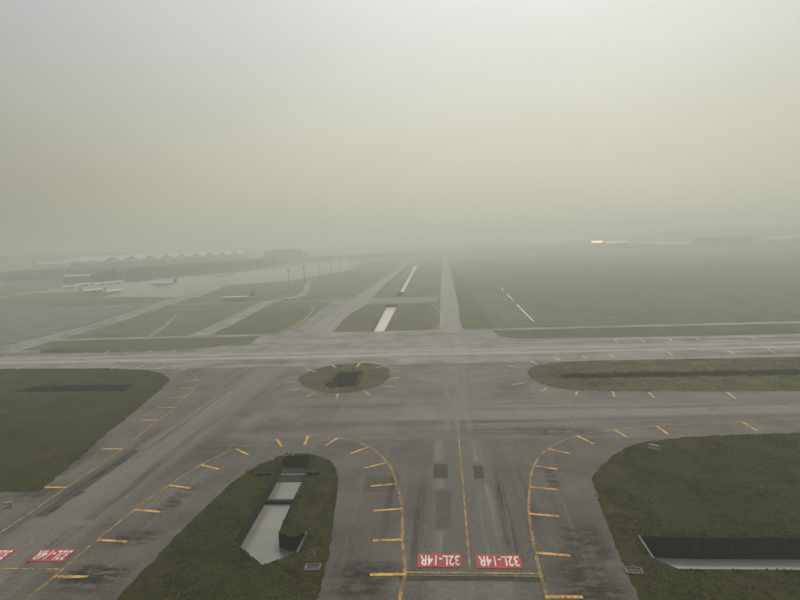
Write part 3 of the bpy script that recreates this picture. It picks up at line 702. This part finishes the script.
def light_mast(x, y, h, label):
    t = thing('light_mast', label, 'light mast', (x, y, 0), 0, 'apron light masts')
    MB().tube((0, 0, 0), (0, 0, h), .55, .3, 10).build('pole', 'mast_steel', t)
    MB().box(-.9, .9, -.9, .9, -.1, .5).build('footing', 'pale_concrete', t)
    MB().tube((0, 0, h-.5), (0, 0, h-.1), 1.5, 1.5, 12).build('head_ring', 'mast_steel', t)
    for k in range(8):
        a = k*math.pi/4; cx, cy = 1.8*math.cos(a), 1.8*math.sin(a)
        MB().box(cx-.45, cx+.45, cy-.45, cy+.45, h-.8, h+.3).build('floodlight', 'roof_dark', t)
mast_px = [(289, 286.5, 16.5), (304.5, 281.5, 15.5), (320, 279, 15), (331, 275.5, 13), (341, 272.5, 11.5), (352, 270, 10.5)]
order = ['tallest and nearest light mast, leftmost of the row on the pale apron', 'second light mast from the left on the pale apron', 'third light mast from the left on the pale apron', 'fourth light mast from the left on the pale apron', 'fifth light mast from the left on the pale apron', 'farthest light mast, rightmost of the row on the pale apron']
for (px, py, hp), lb in zip(mast_px, order):
    x, y = g(px, py); light_mast(x, y, hp*math.hypot(x, y)/FPX, lb)

def van(x, y, rz, label):
    t = thing('van', label, 'van', (x, y, 0), rz)
    m = MB(); prof = [(-2.6, .45), (2.6, .45), (2.6, 1.25), (1.7, 1.45), (1.1, 2.35), (-2.6, 2.4)]
    m.prism([(px, -1, pz) for px, pz in prof], (0, 2, 0)).build('body', 'white_metal', t)
    for sx in (-1.7, 1.7):
        for sy in (-1.02, .78): MB().tube((sx, sy, .42), (sx, sy+.24, .42), .42, .42, 12).build('wheel', 'tyre', t)
    MB().prism([(1.74, -.85, 1.48), (1.74, .85, 1.48), (1.2, .85, 2.27), (1.2, -.85, 2.27)], (.04, 0, .02)).build('windscreen', 'glass_dark', t)
    for sy in (-1.015, .995): MB().box(-.2, 1.0, sy, sy+.02, 1.5, 2.1).build('side_window', 'glass_dark', t)
vx, vy = g(285.5, 300.5); van(vx, vy, 0.1, 'small white van on the service road left of the taxiway')

# ------------------------------------------------------------------ airliners
def airliner(loc, rz, ln, label, tailm='aircraft_blue', first={}):
    t = thing('airliner', label, 'aircraft', loc, rz, 'aircraft on the apron and taxiways')
    r = ln*.052; zc_ = r*1.75; key = (round(ln), tailm)
    if key in first:
        for ch in first[key].children:
            c_ = ch.copy(); C.objects.link(c_); c_.parent = t
            for d in ch.children: e = d.copy(); C.objects.link(e); e.parent = c_
        return t
    first[key] = t
    prof = [(-.5, .08, .55), (-.46, .28, .45), (-.40, .55, .28), (-.32, .82, .12), (-.22, .98, .02), (-.1, 1, 0), (.1, 1, 0), (.3, 1, 0), (.40, .92, -.03), (.45, .72, -.1), (.48, .45, -.18), (.5, .12, -.25)]
    MB().rings([[(u*ln, r*s_*math.cos(a), zc_+r*dz+r*s_*math.sin(a)) for a in [2*math.pi*j/14 for j in range(14)]] for u, s_, dz in prof]).build('fuselage', 'aircraft_white', t, True)
    for sy in (-1, 1):
        w_ = [(.10*ln, sy*r*.7), (-.07*ln, sy*r*.7), (-.17*ln, sy*.46*ln), (-.13*ln, sy*.46*ln)]
        zz = [zc_-r*.55, zc_-r*.55, zc_+r*.35, zc_+r*.35]; th = [.22*r, .22*r, .05*r, .05*r]
        MB().rings([[(x, y, z-h_) for (x, y), z, h_ in zip(w_, zz, th)], [(x, y, z+h_) for (x, y), z, h_ in zip(w_, zz, th)]]).build('wing', 'aircraft_grey', t)
        e_ = MB(); ex, ey, ez = .06*ln, sy*.165*ln, zc_-r*.95
        e_.rings([[(ex+dx*ln, ey+rr*r*math.cos(a), ez+rr*r*math.sin(a)) for a in [2*math.pi*j/12 for j in range(12)]] for dx, rr in ((-.06, .3), (-.03, .42), (.02, .48), (.035, .44))]).build('engine', 'aircraft_grey', t, True)
        p_ = [(-.40*ln, sy*r*.3), (-.475*ln, sy*r*.3), (-.50*ln, sy*.18*ln), (-.475*ln, sy*.18*ln)]
        MB().prism([(x, y, zc_+r*.5) for x, y in p_], (0, 0, .12*r)).build('tailplane', 'aircraft_grey', t)
        MB().tube((-.03*ln, sy*r*.9-.2*sy, r*.22), (-.03*ln, sy*r*.9+.2*sy, r*.22), r*.22, r*.22, 10).build('wheel', 'tyre', t)
        MB().tube((-.03*ln, sy*r*.9, r*.3), (-.03*ln, sy*r*.8, zc_-r*.6), r*.06, r*.06, 6).build('gear_leg', 'mast_steel', t)
        MB().box(-.28*ln, .40*ln, sy*r*1.0-.03, sy*r*1.0+.03, zc_+r*.16, zc_+r*.3).build('window_band', 'glass_dark', t)
    MB().prism([(-.33*ln, -.06*r, zc_+r*.75), (-.47*ln, -.06*r, zc_+r*.6), (-.52*ln, -.06*r, zc_+r*3.3), (-.455*ln, -.06*r, zc_+r*3.3)], (0, .12*r, 0)).build('tail_fin', tailm, t)
    MB().tube((.38*ln, -.2, r*.18), (.38*ln, .2, r*.18), r*.18, r*.18, 10).build('wheel', 'tyre', t)
    MB().tube((.38*ln, 0, r*.25), (.38*ln, 0, zc_-r*.6), r*.06, r*.06, 6).build('gear_leg', 'mast_steel', t)
    return t
def at(px, py): x, y = g(px, py); return (x, y, 0)
airliner(at(238, 301), math.pi*.985, 40, 'white airliner taxiing on the road left of the light masts', 'aircraft_grey')
airliner(at(164, 286.5), math.pi*.93, 54, 'long airliner with dark tail parked alone at the apron edge', 'aircraft_blue')
pk = [((70, 289), 1.2), ((83, 286.5), 1.3), ((92, 293), 1.1), ((101, 285.5), 1.25), ((114, 293.5), 1.35), ((116, 284), 1.2)]
lbl = ['leftmost airliner of the group parked by the concourse', 'second airliner from the left in the group parked by the concourse', 'third airliner from the left by the concourse, in the front row', 'fourth airliner from the left by the concourse, in the back row', 'rightmost airliner of the front row parked by the concourse', 'rightmost airliner of the back row parked by the concourse']
for (p, a), lb in zip(pk, lbl): airliner(at(*p), a, 40, lb, 'aircraft_grey')
for p, a, lb in (((222, 277), 2.6, 'nearest of the airliners parked by the trees left of the pale far apron'), ((230, 274.5), 2.5, 'middle airliner parked by the trees left of the pale far apron'), ((243, 270.5), 2.6, 'farthest airliner parked beside the pale far apron')):
    airliner(at(*p), a, 40, lb, 'aircraft_grey')

# ------------------------------------------------------------------ buildings
def shed(name, label, x, y, rz, wd, dp, h, wall, roof, pitch=.12, cat='building', doors=3, group=None, mono=False):
    t = thing(name, label, cat, (x, y, 0), rz, group)
    MB().box(-wd/2, wd/2, -dp/2, dp/2, 0, h).build('wall', wall, t)
    rp = wd*pitch if not mono else 0
    e = .8
    if mono:
        MB().box(-wd/2-e, wd/2+e, -dp/2-e, dp/2+e, h+.01, h+.9).build('roof', roof, t)
    else:
        rh = dp*pitch
        for s_ in (-1, 1):
            MB().prism([(-wd/2-e, s_*(dp/2+e), h-.2), (-wd/2-e, 0, h+rh), (-wd/2-e, 0, h+rh+.4), (-wd/2-e, s_*(dp/2+e), h+.3)], (wd+2*e, 0, 0)).build('roof', roof, t)
        for s_ in (-1, 1):
            x_ = s_*wd/2
            MB().prism([(x_, -dp/2+.3, h-.05), (x_, dp/2-.3, h-.05), (x_, 0, h+rh-.1)], (-.2*s_, 0, 0)).build('gable', wall, t)
    for k in range(doors):
        cx = -wd/2+(k+.5)*wd/doors; d = wd/doors*.34
        MB().box(cx-d, cx+d, -dp/2-.12, -dp/2-.01, .05, h*.72).build('door', 'roof_dark', t)
        MB().box(cx-d, cx+d, -dp/2-.1, -dp/2-.01, h*.78, h*.9).build('window', 'glass_dark', t)
    return t
def far(px, dist):                   # ground point in the direction of a pixel column at a distance along +Y
    d = (px-400)/FPX*R_-(240-300)/FPX*U_+F_
    k = dist/d.y; return (d.x*k, dist)
# passenger terminal with a row of folded roof shells, above the trees on the left
tx0, ty0 = far(82, 1760); tx1, ty1 = far(236, 2500)
tl = math.hypot(tx1-tx0, ty1-ty0); ta = math.atan2(ty1-ty0, tx1-tx0)
ter = thing('terminal_building', 'long terminal with a row of peaked pale roof shells above the left-hand trees', 'terminal', (tx0, ty0, 0), ta)
MB().box(0, tl, -60, 60, 0, 30).build('wall', 'wall_grey', ter)
nsh = 10; sw = tl/nsh
for i in range(nsh):
    for row in range(2):
        m = MB(); x0 = i*sw+row*sw*.5*0; y0, y1 = (-72+row*72, -2+row*72); n = 9
        rows = []
        for j in range(n):
            u = j/(n-1); z = 38+13*(1-abs(2*u-1)**.8)
            rows.append([(x0+u*sw*.995, y0, z-2), (x0+u*sw*.995, (y0+y1)/2, z+3), (x0+u*sw*.995, y1, z-2), (x0+u*sw*.995, y1, z-3), (x0+u*sw*.995, (y0+y1)/2, z+2), (x0+u*sw*.995, y0, z-3)])
        m.rings(rows).build('roof_shell', 'roof_metal', ter)
    MB().tube((i*sw+sw/2, -58, 0), (i*sw+sw/2, -66, 38), 1.6, 1.2, 8).build('column', 'pale_concrete', ter)
    MB().box(i*sw+3, (i+1)*sw-3, -60.4, -60.05, 6, 26).build('window', 'glass_dark', ter)
cx, cy = g(98, 283); shed('concourse', 'low pale concourse building behind the parked airliners on the left', cx-10, cy+70, .12, 190, 34, 13, 'wall_grey', 'roof_pale', .1, 'concourse', 12)
cx, cy = g(45, 273); shed('cargo_shed', 'long white-roofed shed above the trees at the far left', *far(52, 2300), .1, 125, 50, 24, 'wall_grey', 'roof_metal', .2, 'shed', 5)
shed('cargo_shed', 'small white-roofed shed right of the longest far-left shed', *far(73, 2350), .15, 60, 50, 30, 'wall_grey', 'roof_metal', .22, 'shed', 4)
rb = [('hangar', 'large dark block hangar standing alone on the right of the horizon', (722, 2350), 205, 60, 38, 'wall_grey', 'roof_dark', True, 4),
      ('hangar', 'long hangar with a gleaming pale roof right of the horizon centre', (597, 2650), 44, 34, 30, 'wall_pale', 'bright_roof', False, 4),
      ('hangar', 'white-roofed hangar right of the gleaming one', (616, 2700), 90, 60, 26, 'wall_pale', 'roof_metal', False, 3),
      ('warehouse', 'small white warehouse at the left end of the row on the horizon', (517, 3300), 60, 40, 32, 'wall_pale', 'roof_pale', False, 3),
      ('warehouse', 'pale warehouse beside the smallest white one on the horizon', (536, 3350), 80, 45, 26, 'wall_pale', 'roof_pale', False, 4),
      ('warehouse', 'narrow white warehouse left of the gleaming hangar', (561, 3300), 35, 40, 34, 'wall_pale', 'roof_metal', False, 2),
      ('warehouse', 'long pink-white warehouse left of the dark block', (672, 2500), 130, 60, 16, 'wall_pale', 'roof_pale', False, 5),
      ('warehouse', 'long low white warehouse right of the dark block', (778, 2450), 110, 60, 24, 'wall_pale', 'roof_pale', False, 5),
      ('warehouse', 'low pale warehouse between the white-roofed hangar and the pink-white one', (648, 2900), 120, 60, 18, 'wall_pale', 'roof_pale', False, 5)]
for nm, lb, (px, d), wd, dp, h, wl, rf, mono, dr in rb:
    shed(nm, lb, *far(px, d), -.30 if rf == 'bright_roof' else -.12, wd, dp, h, wl, rf, .267 if rf == 'bright_roof' else .13, nm, dr, None, mono)

# ------------------------------------------------------------------ hills and woods
def ridge(name, p0, p1, wd, h, seed, mat='hill_wood'):
    nx, ny = 70, 10; v = []; f = []
    d = Vector((p1[0]-p0[0], p1[1]-p0[1])); nn = Vector((-d.y, d.x)).normalized()
    for i in range(nx+1):
        u = i/nx; hh = h(u)*(.82+.3*noise.fractal((u*7, seed, 0), 1, 2, 4))
        for j in range(ny+1):
            w_ = j/ny-.5; c_ = math.cos(w_*math.pi)**1.2 if abs(w_) < .5 else 0
            p = Vector(p0)+d*u+nn*wd*w_
            v.append((p.x, p.y, -2+max(0, hh)*c_+c_*4*noise.noise((u*60, w_*9, seed))))
    for i in range(nx):
        for j in range(ny): a = i*(ny+1)+j; f.append((a, a+ny+1, a+ny+2, a+1))
    return struct(link(name, v, f, mat, None, True))
def taper(u): return min(1, u*5, (1-u)*5)
ridge('hills', far(520, 4000), far(900, 3050), 700, lambda u: (50+68*u)*min(1, u*4), 3.1)
ridge('hills', far(560, 5200), far(900, 4200), 1000, lambda u: min(85, 60+40*u)*min(1, u*3), 8.1)
ridge('hills', far(-90, 2600), far(330, 3900), 700, lambda u: (80-32*u)*taper(u+.2), 5.7)
ridge('hills', far(250, 4600), far(560, 4800), 700, lambda u: 60*taper(u), 6.6)

ico = bmesh.new(); bmesh.ops.create_icosphere(ico, subdivisions=1, radius=1); IV = np.array([v.co[:] for v in ico.verts]); IF = np.array([[v.index for v in f.verts] for f in ico.faces]); ico.free()
def wood(name, label, pts, rad, hgt):
    """a mass of crowns: several jagged clumps per tree plus trunks; nobody could count them"""
    Vs, Fs = [], []; b = 0; n = len(pts)
    for x, y in pts:
        H_ = hgt*random.uniform(.6, 1.15); R0 = rad*random.uniform(.7, 1.25)
        for k in range(5):
            cx = x+random.uniform(-.6, .6)*R0; cy = y+random.uniform(-.6, .6)*R0; cz = H_*random.uniform(.45, .88); r = R0*random.uniform(.35, .65)
            Vs.append(IV*np.array([r, r, r*random.uniform(.7, 1.1)])*rng.uniform(.62, 1.35, (len(IV), 1))+np.array([cx, cy, cz])); Fs.append(IF+b); b += len(IV)
    V = np.concatenate(Vs); F = np.concatenate(Fs)
    me = bpy.data.meshes.new(name); me.vertices.add(len(V)); me.vertices.foreach_set('co', V.reshape(-1))
    me.loops.add(len(F)*3); me.loops.foreach_set('vertex_index', F.reshape(-1).astype(np.int32)); me.polygons.add(len(F)); me.polygons.foreach_set('loop_start', np.arange(len(F), dtype=np.int32)*3)
    me.update(calc_edges=True); me.validate(); me.materials.append(MATS['leaf'])
    o = bpy.data.objects.new(name, me); C.objects.link(o); return tag(o, label, 'wood', None, 'stuff')
def band(px0, d0, px1, d1, depth, n):
    out = []
    for _ in range(n):
        u = random.random(); p = far(px0+(px1-px0)*u, d0+(d1-d0)*u); out.append((p[0]-random.random()*depth*.25, p[1]+random.random()*depth))
    return out
wood('woodland', 'dark wooded belt in front of the terminal on the left', band(122, 1130, 262, 1650, 330, 1500), 9, 24)
wood('woodland', 'wooded belt along the far left edge of the airfield', band(-40, 1350, 120, 1380, 330, 900), 9, 18)
wood('woodland', 'rounded dark clump of tall trees left of the light masts', band(270, 2250, 300, 2300, 160, 260), 12, 48)
wood('woodland', 'low tree line behind the far apron', band(240, 2050, 420, 2600, 120, 500), 9, 16)
wood('woodland', 'dark tree line along the far right of the field', band(478, 2900, 820, 2150, 160, 900), 9, 13)
wood('woodland', 'sparse scrub far away beyond the taxiways', band(400, 3300, 620, 3300, 400, 500), 9, 12)

# ------------------------------------------------------------------ haze
hz = MB().box(-9300, 9300, -900, 9800, -12, 128).build('haze', 'water')
tag(hz, 'pale yellowish haze lying over the whole airfield', 'haze', None, 'stuff')
hm = bpy.data.materials.new('haze_air'); hm.use_nodes = True; ht = hm.node_tree; ht.nodes.clear()
pv = N(ht, 'ShaderNodeVolumePrincipled'); pv.inputs['Color'].default_value = (.75, .785, .74, 1); pv.inputs['Density'].default_value = .00082; pv.inputs['Anisotropy'].default_value = .45
oo = N(ht, 'ShaderNodeOutputMaterial'); L(ht, pv.outputs[0], oo.inputs['Volume'])
hz.data.materials.clear(); hz.data.materials.append(hm)
hz.display_type = 'WIRE'
